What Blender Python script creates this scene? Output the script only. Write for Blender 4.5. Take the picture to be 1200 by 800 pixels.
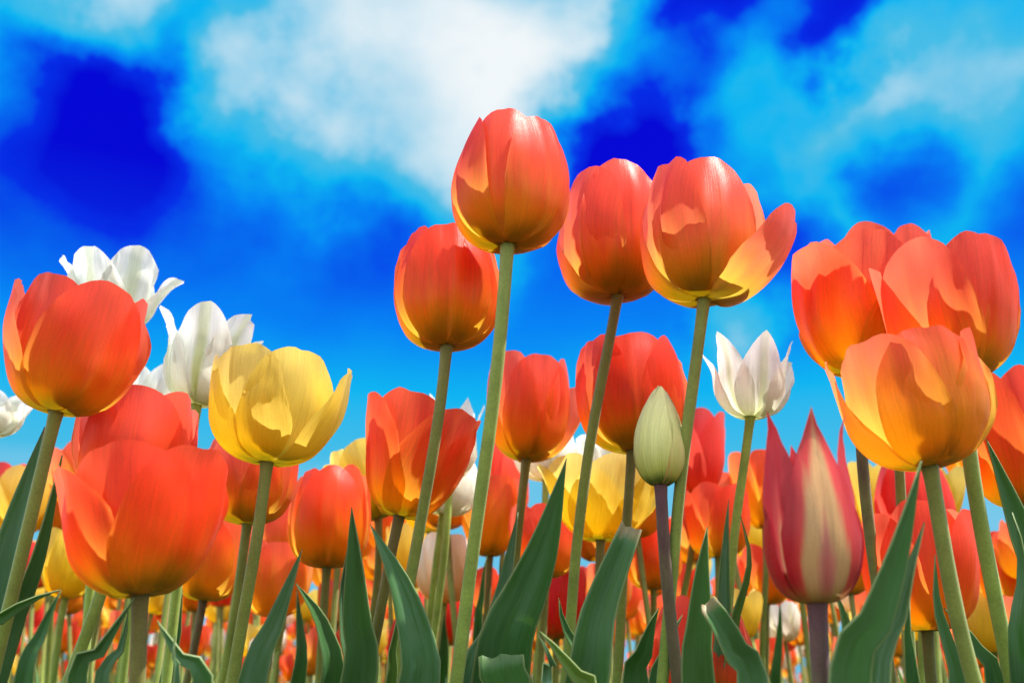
import bpy, math, random
from mathutils import Vector, Matrix, Quaternion, noise

R = math.radians
for o in list(bpy.data.objects):
    bpy.data.objects.remove(o)
scene = bpy.context.scene
COL = scene.collection

# ------------------------------------------------------------------ camera
LENS, PITCH, CAMZ = 35.0, R(19.5), 0.25
FPX = 1200 * LENS / 36.0                       # focal length in photo pixels (1200 wide)
cam_d = bpy.data.cameras.new('camera')
cam = bpy.data.objects.new('camera', cam_d)
COL.objects.link(cam)
cam.location = (0, 0, CAMZ)
cam.rotation_euler = (math.pi / 2 + PITCH, 0, 0)
cam_d.lens, cam_d.sensor_width = LENS, 36.0
cam_d.clip_start, cam_d.clip_end = 0.01, 6000
cam_d.dof.use_dof = True
cam_d.dof.focus_distance = 0.52
cam_d.dof.aperture_fstop = 12
scene.camera = cam
CAM = Vector((0, 0, CAMZ))
FWD = Vector((0, math.cos(PITCH), math.sin(PITCH)))
UPV = Vector((0, -math.sin(PITCH), math.cos(PITCH)))
RGT = Vector((1, 0, 0))


def P(px, py, d):
    """The world point at depth d that the photograph shows at pixel (px, py)."""
    return CAM + d * (FWD + RGT * ((px - 600) / FPX) + UPV * ((400 - py) / FPX))


def direction(px, py):
    return (FWD + RGT * ((px - 600) / FPX) + UPV * ((400 - py) / FPX)).normalized()


def lin(r, g, b):
    f = lambda c: (c / 255 / 12.92) if c <= 10 else ((c / 255 + 0.055) / 1.055) ** 2.4
    return (f(r), f(g), f(b), 1.0)


# ------------------------------------------------------------------ render + view
scene.render.engine = 'CYCLES'
cy = scene.cycles
cy.max_bounces, cy.diffuse_bounces, cy.glossy_bounces = 8, 5, 2
cy.transmission_bounces, cy.transparent_max_bounces = 5, 4
cy.caustics_reflective = cy.caustics_refractive = False
cy.sample_clamp_indirect = 6
cy.use_denoising = True
scene.view_settings.view_transform = 'Standard'
scene.view_settings.look = 'None'
scene.view_settings.exposure = 1.3
scene.view_settings.gamma = 1.0
scene.view_settings.use_curve_mapping = False

# ------------------------------------------------------------------ sun
SUN_DIR = Vector((0.42, -0.10, 0.90)).normalized()       # towards the sun: high, to the right
SUN_STRENGTH = 4.3
sd = bpy.data.lights.new('sun', 'SUN')
sd.energy, sd.angle, sd.color = SUN_STRENGTH, R(1.0), (1.0, 0.95, 0.86)
sun = bpy.data.objects.new('sun', sd)
COL.objects.link(sun)
sun.rotation_euler = (-SUN_DIR).to_track_quat('-Z', 'Y').to_euler()
sun.location = (3, 2, 6)


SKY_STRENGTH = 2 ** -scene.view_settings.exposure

# ------------------------------------------------------------------ node helpers
class NT:
    def __init__(self, tree):
        self.t, self.n, self.l = tree, tree.nodes, tree.links

    def node(self, kind, **kw):
        nd = self.n.new(kind)
        for k, v in kw.items():
            setattr(nd, k, v)
        return nd

    def put(self, sock, v):
        if hasattr(v, 'links') or isinstance(v, bpy.types.NodeSocket):
            self.l.new(v, sock)
        else:
            sock.default_value = v

    def math(self, op, a, b=None, c=None, clamp=False):
        nd = self.node('ShaderNodeMath', operation=op, use_clamp=clamp)
        self.put(nd.inputs[0], a)
        if b is not None: self.put(nd.inputs[1], b)
        if c is not None: self.put(nd.inputs[2], c)
        return nd.outputs[0]

    def vmath(self, op, a, b=None, scale=None):
        nd = self.node('ShaderNodeVectorMath', operation=op)
        self.put(nd.inputs[0], a)
        if b is not None: self.put(nd.inputs[1], b)
        if scale is not None: self.put(nd.inputs['Scale'], scale)
        return nd.outputs['Value'] if op in ('DISTANCE', 'DOT_PRODUCT', 'LENGTH') else nd.outputs['Vector']

    def rng(self, v, a, b, c, d, smooth=False):
        nd = self.node('ShaderNodeMapRange')
        nd.interpolation_type = 'SMOOTHSTEP' if smooth else 'LINEAR'
        self.put(nd.inputs[0], v)
        for i, x in enumerate((a, b, c, d)): self.put(nd.inputs[i + 1], x)
        return nd.outputs[0]

    def ramp(self, v, stops, interp='LINEAR'):
        nd = self.node('ShaderNodeValToRGB')
        cr = nd.color_ramp
        cr.interpolation = interp
        while len(cr.elements) < len(stops): cr.elements.new(0.5)
        for e, (p, c) in zip(cr.elements, stops):
            e.position, e.color = p, c
        self.put(nd.inputs[0], v)
        return nd.outputs[0]

    def mix(self, f, a, b, blend='MIX'):
        nd = self.node('ShaderNodeMix', data_type='RGBA', blend_type=blend)
        self.put(nd.inputs[0], f); self.put(nd.inputs[6], a); self.put(nd.inputs[7], b)
        return nd.outputs[2]

    def noise(self, vec, scale, detail=3, rough=0.5, color=False, dist=0.0):
        nd = self.node('ShaderNodeTexNoise')
        if vec is not None: self.put(nd.inputs['Vector'], vec)
        nd.inputs['Scale'].default_value = scale
        nd.inputs['Detail'].default_value = detail
        nd.inputs['Roughness'].default_value = rough
        nd.inputs['Distortion'].default_value = dist
        return nd.outputs['Color' if color else 'Fac']

    def xyz(self, x, y, z=0.0):
        nd = self.node('ShaderNodeCombineXYZ')
        self.put(nd.inputs[0], x); self.put(nd.inputs[1], y); self.put(nd.inputs[2], z)
        return nd.outputs[0]

    def sep(self, v):
        nd = self.node('ShaderNodeSeparateXYZ')
        self.put(nd.inputs[0], v)
        return nd.outputs


# ------------------------------------------------------------------ sky: deep blue with torn white cloud
world = bpy.data.worlds.new('World')
scene.world = world
world.use_nodes = True
wt = NT(world.node_tree)
wt.n.clear()
tc = wt.node('ShaderNodeTexCoord')
view = tc.outputs['Generated']
sky = wt.node('ShaderNodeTexSky', sky_type='NISHITA')
sky.sun_disc = False
sky.sun_elevation = math.asin(SUN_DIR.z)
sky.sun_rotation = math.atan2(SUN_DIR.x, SUN_DIR.y)
warp = wt.vmath('SCALE', wt.vmath('SUBTRACT', wt.noise(view, 4.5, 3, 0.5, color=True), (0.5, 0.5, 0.5)), scale=0.18)
warp2 = wt.vmath('SCALE', wt.vmath('SUBTRACT', wt.noise(view, 13.0, 5, 0.55, color=True), (0.5, 0.5, 0.5)), scale=0.10)
warp = wt.vmath('ADD', warp, warp2)
wdir = wt.vmath('ADD', view, warp)
CLOUDS = [  # x, y, radius (photo pixels at the point where the cloud stood), weight
    (590, 60, 270, .30), (500, 160, 230, .17), (630, 110, 150, .16), (430, 20, 230, .16), (320, 50, 160, .15), (550, 215, 120, .16), (600, 20, 130, .12),
    (300, 190, 160, .12), (380, 130, 150, .13), (1130, 100, 190, .16), (1010, 160, 90, .20), (1080, 125, 100, .16), (1190, 50, 130, .15), (1190, 150, 120, .10),
    (880, 130, 170, .24), (860, 30, 110, .12), (900, 215, 130, .12), (1000, 260, 120, .10), (690, 60, 130, .10), (760, 90, 60, .22),
    (0, 20, 150, .34), (130, -20, 110, .36), (230, 90, 100, .20), (20, 200, 100, .10), (870, 370, 70, .28), (960, 280, 60, .16), (1090, 250, 110, .16),
    (300, -120, 400, .22), (1000, -150, 400, .22),
    (95, 130, 140, -.36), (200, 30, 50, -.2), (160, 180, 130, -.16), (735, 165, 110, -.46), (800, 25, 105, -.46), (700, 215, 80, -.22), (960, 45, 80, -.42), (1050, 205, 80, -.30), (900, 290, 80, -.18), (420, 290, 140, -.05),
]
dens = 0.13
for cx, cy_, rad, w in CLOUDS:
    c = direction(cx, cy_)
    dist = wt.vmath('DISTANCE', wdir, tuple(c))
    dens = wt.math('ADD', dens, wt.rng(dist, rad / FPX * 1.15, rad / FPX * 0.15, 0.0, w, True))
elev = wt.sep(view)[2]
fine = wt.noise(wt.vmath('MULTIPLY', view, (1, 1, 1.6)), 5.5, 6, 0.52)
fine = wt.math('MULTIPLY', wt.math('SUBTRACT', fine, 0.5), wt.rng(elev, 0.30, 0.5, 0.06, 0.32))
dens = wt.math('ADD', dens, fine)
# rest of the dome, out of view: broken cloud added as fill light
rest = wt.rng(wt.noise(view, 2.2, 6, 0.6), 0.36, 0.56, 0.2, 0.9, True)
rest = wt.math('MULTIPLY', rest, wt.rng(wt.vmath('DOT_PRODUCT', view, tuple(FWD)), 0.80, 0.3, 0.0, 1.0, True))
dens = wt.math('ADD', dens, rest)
low = wt.rng(elev, 0.47, 0.20, 0.0, 0.57)
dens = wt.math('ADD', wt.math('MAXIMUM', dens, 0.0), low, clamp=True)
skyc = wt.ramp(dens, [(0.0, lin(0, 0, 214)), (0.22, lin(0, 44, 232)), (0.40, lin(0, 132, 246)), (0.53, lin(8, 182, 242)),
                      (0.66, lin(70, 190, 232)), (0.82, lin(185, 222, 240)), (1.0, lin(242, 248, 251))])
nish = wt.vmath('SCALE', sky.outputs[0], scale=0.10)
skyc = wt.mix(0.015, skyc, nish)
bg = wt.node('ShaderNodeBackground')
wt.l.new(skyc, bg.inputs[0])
# unseen sky behind the camera is boosted, as added fill on the flowers
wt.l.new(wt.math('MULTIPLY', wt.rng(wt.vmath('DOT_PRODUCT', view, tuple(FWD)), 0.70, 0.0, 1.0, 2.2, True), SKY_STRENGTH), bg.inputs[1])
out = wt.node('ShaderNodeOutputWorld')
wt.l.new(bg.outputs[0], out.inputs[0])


# ------------------------------------------------------------------ materials
def new_mat(name):
    m = bpy.data.materials.new(name)
    m.use_nodes = True
    t = NT(m.node_tree)
    t.n.clear()
    return m, t


def petal_material(name, kind):
    """Thin petal: a satin front over a translucent sheet. Object colour r = how far the yellow base runs up, g = paler, b = size of the dark base."""
    m, t = new_mat(name)
    uv = t.node('ShaderNodeUVMap').outputs[0]
    s = t.sep(uv)
    u, v = s[0], s[1]
    oi = t.node('ShaderNodeObjectInfo')
    oc = t.node('ShaderNodeSeparateColor')
    t.l.new(oi.outputs['Color'], oc.inputs[0])
    yel, pale, blot = oc.outputs[0], oc.outputs[1], oc.outputs[2]
    rnd = t.math('MULTIPLY', oi.outputs['Random'], 37.0)
    au = t.math('ABSOLUTE', t.math('MULTIPLY', t.math('SUBTRACT', u, 0.5), 2.0))
    wob = t.math('MULTIPLY', t.math('SUBTRACT', t.noise(t.xyz(t.math('MULTIPLY', u, 5.0), t.math('MULTIPLY', v, 7.0), rnd), 1.0, 3, 0.6), 0.5), 0.05)
    uw = t.math('ADD', u, wob)
    veins = t.noise(t.xyz(t.math('MULTIPLY', uw, 70.0), t.math('MULTIPLY', v, 2.6), rnd), 1.0, 4, 0.65)
    hair = t.noise(t.xyz(t.math('MULTIPLY', uw, 210.0), t.math('MULTIPLY', v, 7.0), rnd), 1.0, 2, 0.6)
    broad = t.noise(t.xyz(t.math('MULTIPLY', u, 9.0), t.math('MULTIPLY', v, 1.6), rnd), 1.0, 2, 0.5)
    speck = t.noise(t.xyz(t.math('MULTIPLY', u, 160.0), t.math('MULTIPLY', v, 160.0), rnd), 1.0, 2, 0.6)
    st = t.math('ADD', t.math('MULTIPLY', t.math('SUBTRACT', veins, 0.5), 0.20), t.math('MULTIPLY', t.math('SUBTRACT', broad, 0.5), 0.34))
    # heart-shaped base blotch, higher along the midrib
    vb = t.math('ADD', v, t.math('MULTIPLY', t.math('POWER', au, 1.3), 0.26))
    vb = t.math('ADD', vb, t.math('MULTIPLY', st, 0.25))
    if kind in ('orange', 'red', 'yellow'):
        if kind == 'orange':
            x = t.math('SUBTRACT', t.math('ADD', v, st), t.math('MULTIPLY', yel, 0.50))
            x = t.math('SUBTRACT', x, t.math('MULTIPLY', t.math('POWER', au, 4.0), t.math('ADD', 0.06, t.math('MULTIPLY', yel, 0.25))))
            col = t.ramp(x, [(0.0, (.88, .40, .004, 1)), (0.20, (.88, .29, .004, 1)), (0.38, (.88, .14, .005, 1)), (0.54, (.88, .075, .005, 1)), (0.76, (.88, .046, .005, 1)), (1.0, (.87, .042, .007, 1))])
            col = t.mix(t.math('MULTIPLY', pale, t.rng(v, 0.25, 0.9, 0.1, 0.8)), col, (.90, .125, .075, 1))
        elif kind == 'red':
            x = t.math('ADD', v, st)
            col = t.ramp(x, [(0.0, (.82, .24, .006, 1)), (0.20, (.83, .10, .006, 1)), (0.42, (.83, .026, .006, 1)), (1.0, (.82, .020, .009, 1))])
            col = t.mix(t.math('MULTIPLY', pale, v), col, (.86, .20, .15, 1))
        else:
            x = t.math('ADD', v, st)
            col = t.ramp(x, [(0.0, (.80, .50, .006, 1)), (0.25, (.88, .54, .006, 1)), (0.6, (.90, .60, .014, 1)), (1.0, (.90, .64, .07, 1))])
            col = t.mix(t.math('MULTIPLY', pale, t.rng(v, 0.2, 0.9, 0.1, 1.0)), col, (.90, .73, .24, 1))
        bl = t.math('MULTIPLY', 0.45, blot)
        f = t.rng(vb, t.math('MULTIPLY', bl, 0.60), t.math('MULTIPLY', bl, 1.30), 1.0, 0.0, True)
        f = t.math('MULTIPLY', f, t.rng(blot, 0.0, 0.3, 0.0, 0.88))
        col = t.mix(f, col, (.27, .24, .007, 1))
        f2 = t.rng(vb, 0.03, 0.085, 0.65, 0.0, True)
        col = t.mix(f2, col, (.045, .035, .014, 1))
    elif kind == 'white':
        x = t.math('ADD', v, t.math('MULTIPLY', st, 0.5))
        col = t.ramp(x, [(0.0, (.50, .52, .20, 1)), (0.15, (.74, .72, .46, 1)), (0.4, (.84, .83, .70, 1)), (1.0, (.87, .87, .82, 1))])
        rib = t.rng(t.math('ADD', au, t.math('MULTIPLY', st, 0.5)), 0.05, 0.24, 1.0, 0.0, True)
        rib = t.math('MULTIPLY', rib, t.rng(v, 0.1, 0.95, 1.0, 0.55))
        col = t.mix(t.math('MULTIPLY', rib, t.math('MULTIPLY', blot, 0.95)), col, (.42, .47, .075, 1))
        col = t.mix(t.math('MULTIPLY', yel, t.rng(t.math('ADD', v, st), 0.9, 0.2, 0.0, 1.0)), col, (.88, .47, .10, 1))
    elif kind == 'flame':
        x = t.math('ADD', au, t.math('MULTIPLY', st, 0.9))
        x = t.math('ADD', x, t.rng(v, 0.40, 1.0, 0.02, 0.62))
        x = t.math('ADD', x, t.math('MULTIPLY', yel, 0.6))
        col = t.ramp(x, [(0.0, (.56, .13, .11, 1)), (0.16, (.58, .19, .13, 1)), (0.30, (.62, .34, .14, 1)), (0.52, (.62, .34, .14, 1)), (0.68, (.62, .045, .04, 1)), (0.9, (.44, .008, .016, 1))])
        col = t.mix(t.rng(t.math('ADD', v, t.math('MULTIPLY', st, 0.5)), 0.03, 0.30, 0.85, 0.0, True), col, (.50, .30, .045, 1))
    else:  # green bud
        x = t.math('ADD', v, t.math('MULTIPLY', st, 0.6))
        col = t.ramp(x, [(0.0, (.10, .13, .02, 1)), (0.16, (.16, .20, .03, 1)), (0.28, (.50, .51, .10, 1)), (0.6, (.76, .73, .28, 1)), (1.0, (.82, .77, .40, 1))])
        ed = t.rng(au, 0.84, 0.99, 0.0, 0.85, True)
        col = t.mix(ed, col, (.66, .33, .12, 1))
    tone = t.rng(speck, 0.3, 0.7, 0.90, 1.08)
    tone = t.math('MULTIPLY', tone, t.rng(veins, 0.3, 0.7, 0.84, 1.10))
    tone = t.math('MULTIPLY', tone, t.rng(hair, 0.3, 0.7, 0.90, 1.07))
    tone = t.math('MULTIPLY', tone, t.rng(oi.outputs['Random'], 0.0, 1.0, 0.92, 1.05))
    col = t.mix(1.0, col, t.xyz(tone, tone, tone), 'MULTIPLY')
    pb = t.node('ShaderNodeBsdfPrincipled')
    t.l.new(col, pb.inputs['Base Color'])
    pb.inputs['Roughness'].default_value = 0.36 if kind not in ('white', 'bud') else 0.5
    pb.inputs['Specular IOR Level'].default_value = 0.32
    pb.inputs['Sheen Weight'].default_value = 0.06 if kind in ('orange', 'red') else 0.03
    pb.inputs['Sheen Roughness'].default_value = 0.4
    pb.inputs['Sheen Tint'].default_value = (1, .72, .74, 1)
    bump = t.node('ShaderNodeBump')
    bump.inputs['Strength'].default_value = 0.32
    bump.inputs['Distance'].default_value = 0.0006
    h = t.math('ADD', veins, t.math('MULTIPLY', speck, 0.25))
    t.l.new(h, bump.inputs['Height'])
    t.l.new(bump.outputs[0], pb.inputs['Normal'])
    tl = t.node('ShaderNodeBsdfTranslucent')
    g = t.node('ShaderNodeGamma')
    t.l.new(col, g.inputs[0]); g.inputs[1].default_value = 0.62
    t.l.new(g.outputs[0], tl.inputs[0])
    mx = t.node('ShaderNodeMixShader')
    mx.inputs[0].default_value = {'flame': 0.22, 'bud': 0.2, 'white': 0.45}.get(kind, 0.60)
    t.l.new(pb.outputs[0], mx.inputs[1]); t.l.new(tl.outputs[0], mx.inputs[2])
    o = t.node('ShaderNodeOutputMaterial')
    t.l.new(mx.outputs[0], o.inputs[0])
    return m


def stem_material():
    """Object colour r = how brown or purple the top of the stem is, g = purple rather than brown."""
    m, t = new_mat('stem')
    s = t.sep(t.node('ShaderNodeUVMap').outputs[0])
    oi = t.node('ShaderNodeObjectInfo')
    oc = t.node('ShaderNodeSeparateColor')
    t.l.new(oi.outputs['Color'], oc.inputs[0])
    geo = t.node('ShaderNodeTexCoord').outputs['Object']
    n1 = t.noise(t.vmath('MULTIPLY', geo, (260, 260, 26)), 1.0, 3, 0.6)
    n2 = t.noise(geo, 900.0, 2, 0.5)
    green = t.mix(n1, (.22, .32, .050, 1), (.34, .43, .085, 1))
    dark = t.mix(oc.outputs[1], (.13, .085, .025, 1), (.12, .05, .06, 1))
    f = t.rng(t.math('ADD', s[1], t.math('MULTIPLY', t.math('SUBTRACT', n1, 0.5), 0.3)), 0.45, 1.0, 0.0, 1.0, True)
    f = t.math('MULTIPLY', f, oc.outputs[0])
    f = t.math('MAXIMUM', f, t.math('MULTIPLY', oc.outputs[0], t.math('MULTIPLY', oc.outputs[1], 0.8)))
    col = t.mix(f, green, dark)
    tone = t.math('MULTIPLY', t.rng(n2, 0.3, 0.7, 0.86, 1.1), t.rng(t.noise(geo, 55.0, 4, 0.6), 0.3, 0.7, 0.78, 1.14))
    col = t.mix(1.0, col, t.xyz(tone, tone, tone), 'MULTIPLY')
    pb = t.node('ShaderNodeBsdfPrincipled')
    t.l.new(col, pb.inputs['Base Color'])
    pb.inputs['Roughness'].default_value = 0.5
    pb.inputs['Specular IOR Level'].default_value = 0.3
    pb.inputs['Sheen Weight'].default_value = 0.15
    o = t.node('ShaderNodeOutputMaterial')
    t.l.new(pb.outputs[0], o.inputs[0])
    return m


def leaf_material(name):
    """Object colour r = yellower green, g = more of the pale waxy bloom, b = brown dried edge."""
    m, t = new_mat(name)
    s = t.sep(t.node('ShaderNodeUVMap').outputs[0])
    u, v = s[0], s[1]
    oi = t.node('ShaderNodeObjectInfo')
    oc = t.node('ShaderNodeSeparateColor')
    t.l.new(oi.outputs['Color'], oc.inputs[0])
    rnd = t.math('MULTIPLY', oi.outputs['Random'], 53.0)
    au = t.math('ABSOLUTE', t.math('MULTIPLY', t.math('SUBTRACT', u, 0.5), 2.0))
    veins = t.noise(t.xyz(t.math('MULTIPLY', u, 46.0), t.math('MULTIPLY', v, 1.5), rnd), 1.0, 2, 0.6)
    bloom = t.noise(t.xyz(t.math('MULTIPLY', u, 5.0), t.math('MULTIPLY', v, 9.0), rnd), 1.0, 5, 0.65)
    spot = t.noise(t.xyz(t.math('MULTIPLY', u, 26.0), t.math('MULTIPLY', v, 90.0), rnd), 1.0, 2, 0.5)
    col = t.mix(veins, (.014, .085, .016, 1), (.085, .22, .040, 1))
    col = t.mix(oc.outputs[0], col, (.16, .25, .028, 1))
    bf = t.math('MULTIPLY', t.rng(bloom, 0.36, 0.62, 0.15, 1.0), oc.outputs[1])
    col = t.mix(bf, col, (.14, .27, .16, 1))
    col = t.mix(t.rng(spot, 0.74, 0.80, 0.0, 0.55), col, (.32, .34, .20, 1))
    col = t.mix(t.rng(au, 0.90, 0.985, 0.0, 0.75, True), col, (.30, .36, .15, 1))
    dry = t.math('MULTIPLY', oc.outputs[2], t.rng(t.math('ADD', v, t.math('MULTIPLY', spot, 0.02)), 0.990, 1.005, 0.0, 1.0, True))
    col = t.mix(dry, col, (.34, .24, .12, 1))
    pb = t.node('ShaderNodeBsdfPrincipled')
    t.l.new(col, pb.inputs['Base Color'])
    t.put(pb.inputs['Roughness'], t.rng(bloom, 0.3, 0.7, 0.34, 0.52))
    pb.inputs['Specular IOR Level'].default_value = 0.45
    bump = t.node('ShaderNodeBump')
    bump.inputs['Strength'].default_value = 0.35
    bump.inputs['Distance'].default_value = 0.0006
    t.l.new(veins, bump.inputs['Height'])
    t.l.new(bump.outputs[0], pb.inputs['Normal'])
    tl = t.node('ShaderNodeBsdfTranslucent')
    t.l.new(t.mix(0.75, col, (.17, .38, .02, 1)), tl.inputs[0])
    mx = t.node('ShaderNodeMixShader')
    mx.inputs[0].default_value = 0.28
    t.l.new(pb.outputs[0], mx.inputs[1]); t.l.new(tl.outputs[0], mx.inputs[2])
    o = t.node('ShaderNodeOutputMaterial')
    t.l.new(mx.outputs[0], o.inputs[0])
    return m


def ground_material():
    m, t = new_mat('soil')
    geo = t.node('ShaderNodeTexCoord').outputs['Object']
    n = t.noise(geo, 22.0, 8, 0.65)
    far = t.noise(geo, 0.5, 4, 0.6)
    col = t.mix(n, (.035, .024, .015, 1), (.10, .072, .045, 1))
    col = t.mix(t.rng(far, 0.45, 0.6, 0.0, 0.7), col, (.040, .062, .018, 1))
    pb = t.node('ShaderNodeBsdfPrincipled')
    t.l.new(col, pb.inputs['Base Color'])
    pb.inputs['Roughness'].default_value = 0.95
    bump = t.node('ShaderNodeBump')
    bump.inputs['Strength'].default_value = 0.8
    bump.inputs['Distance'].default_value = 0.02
    t.l.new(n, bump.inputs['Height'])
    t.l.new(bump.outputs[0], pb.inputs['Normal'])
    o = t.node('ShaderNodeOutputMaterial')
    t.l.new(pb.outputs[0], o.inputs[0])
    return m


MAT = {k: petal_material('petal_' + k, k) for k in ('orange', 'red', 'yellow', 'white', 'flame', 'bud')}
MAT['stem'] = stem_material()
MAT['leaf'] = leaf_material('leaf')
MAT['soil'] = ground_material()


# ------------------------------------------------------------------ mesh helpers
def grid_mesh(name, rows, uvs, mat):
    """rows: lists of points, all the same length; one smooth sheet with UVs."""
    nv, nu = len(rows), len(rows[0])
    verts = [p for r in rows for p in r]
    faces = [(j * nu + i, j * nu + i + 1, (j + 1) * nu + i + 1, (j + 1) * nu + i) for j in range(nv - 1) for i in range(nu - 1)]
    me = bpy.data.meshes.new(name)
    me.from_pydata(verts, [], faces)
    uvl = me.uv_layers.new(name='UVMap')
    flat = [u for r in uvs for u in r]
    for lp in me.loops:
        uvl.data[lp.index].uv = flat[lp.vertex_index]
    me.polygons.foreach_set('use_smooth', [True] * len(me.polygons))
    me.materials.append(mat)
    me.update()
    return me


def link(name, me, parent=None, loc=(0, 0, 0)):
    o = bpy.data.objects.new(name, me)
    COL.objects.link(o)
    o.parent = parent
    o.location = loc
    return o


def thing(name, loc, label, cat, group=None):
    o = bpy.data.objects.new(name, None)
    COL.objects.link(o)
    o.empty_display_size = 0.02
    o.location = loc
    o['label'], o['category'] = label, cat
    if group: o['group'] = group
    return o


def catmull(pts, n):
    res = []
    P_ = [pts[0] * 2 - pts[1]] + list(pts) + [pts[-1] * 2 - pts[-2]]
    seg = len(pts) - 1
    for k in range(n + 1):
        x = k / n * seg
        i = min(int(x), seg - 1)
        f = x - i
        a, b, c, d = P_[i], P_[i + 1], P_[i + 2], P_[i + 3]
        res.append(0.5 * ((2 * b) + (c - a) * f + (2 * a - 5 * b + 4 * c - d) * f * f + (3 * b - a - 3 * c + d) * f ** 3))
    return res


def resample(pts, n):
    d = [0.0]
    for a, b in zip(pts, pts[1:]): d.append(d[-1] + (b - a).length)
    res, j = [], 0
    for k in range(n + 1):
        s = d[-1] * k / n
        while j < len(pts) - 2 and d[j + 1] < s: j += 1
        f = (s - d[j]) / max(d[j + 1] - d[j], 1e-9)
        res.append(pts[j].lerp(pts[j + 1], min(max(f, 0), 1)))
    return res


def smooth(pts, times=30):
    for _ in range(times):
        pts = [pts[0]] + [(a + b * 2 + c) / 4 for a, b, c in zip(pts, pts[1:], pts[2:])] + [pts[-1]]
    return pts


def stem_mesh(path, r0, r1, mat, sides=12):
    rows, uvs = [], []
    n = len(path) - 1
    ref = Vector((1, 0, 0))
    for k, p in enumerate(path):
        t = (path[min(k + 1, n)] - path[max(k - 1, 0)]).normalized()
        x = (ref - t * ref.dot(t)).normalized()
        y = t.cross(x)
        f = k / n
        r = r0 + (r1 - r0) * f
        r *= 1 + 0.04 * noise.noise(Vector((p.x * 40, p.y * 40, p.z * 40)))
        r *= 1 + .22 * max(0, (f - .965) / .035) ** 1.5                                # the small swelling under the flower
        rows.append([p + (x * math.cos(a) + y * math.sin(a)) * r for a in [2 * math.pi * i / sides for i in range(sides + 1)]])
        uvs.append([(i / sides, f) for i in range(sides + 1)])
    return grid_mesh('stem', rows, uvs, mat)


# ------------------------------------------------------------------ petals
SHAPES = {  # belly, mid, top radius; half width in R; where the side ends and the tip begins; tip powers; edge curl; ripple
    'egg':   dict(b=1.30, m=1.22, t=.66, w=.98, tm=.50, p=2.3, q=.60, curl=.02, wav=.07),
    'cup':   dict(b=1.10, m=1.12, t=.98, w=.98, tm=.54, p=2.3, q=.60, curl=.03, wav=.08),
    'open':  dict(b=.98, m=.98, t=1.06, w=1.02, tm=.58, p=2.2, q=.60, curl=.02, wav=.08),
    'lily':  dict(b=1.12, m=.92, t=.98, w=.98, tm=.50, p=1.9, q=.72, curl=.10, wav=.24),
    'star':  dict(b=1.12, m=.92, t=.95, w=.92, tm=.46, p=1.30, q=.92, curl=.10, wav=.14),
    'flame': dict(b=1.15, m=1.22, t=.46, w=1.02, tm=.50, p=1.30, q=1.0, curl=-.02, wav=.03),
    'bud':   dict(b=1.00, m=1.45, t=.10, w=1.20, tm=.40, p=1.7, q=.85, curl=-.03, wav=.015),
}


def bez(a, b, c, d, t):
    s = 1 - t
    return a * s ** 3 + 3 * b * s * s * t + 3 * c * s * t * t + d * t ** 3


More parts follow.
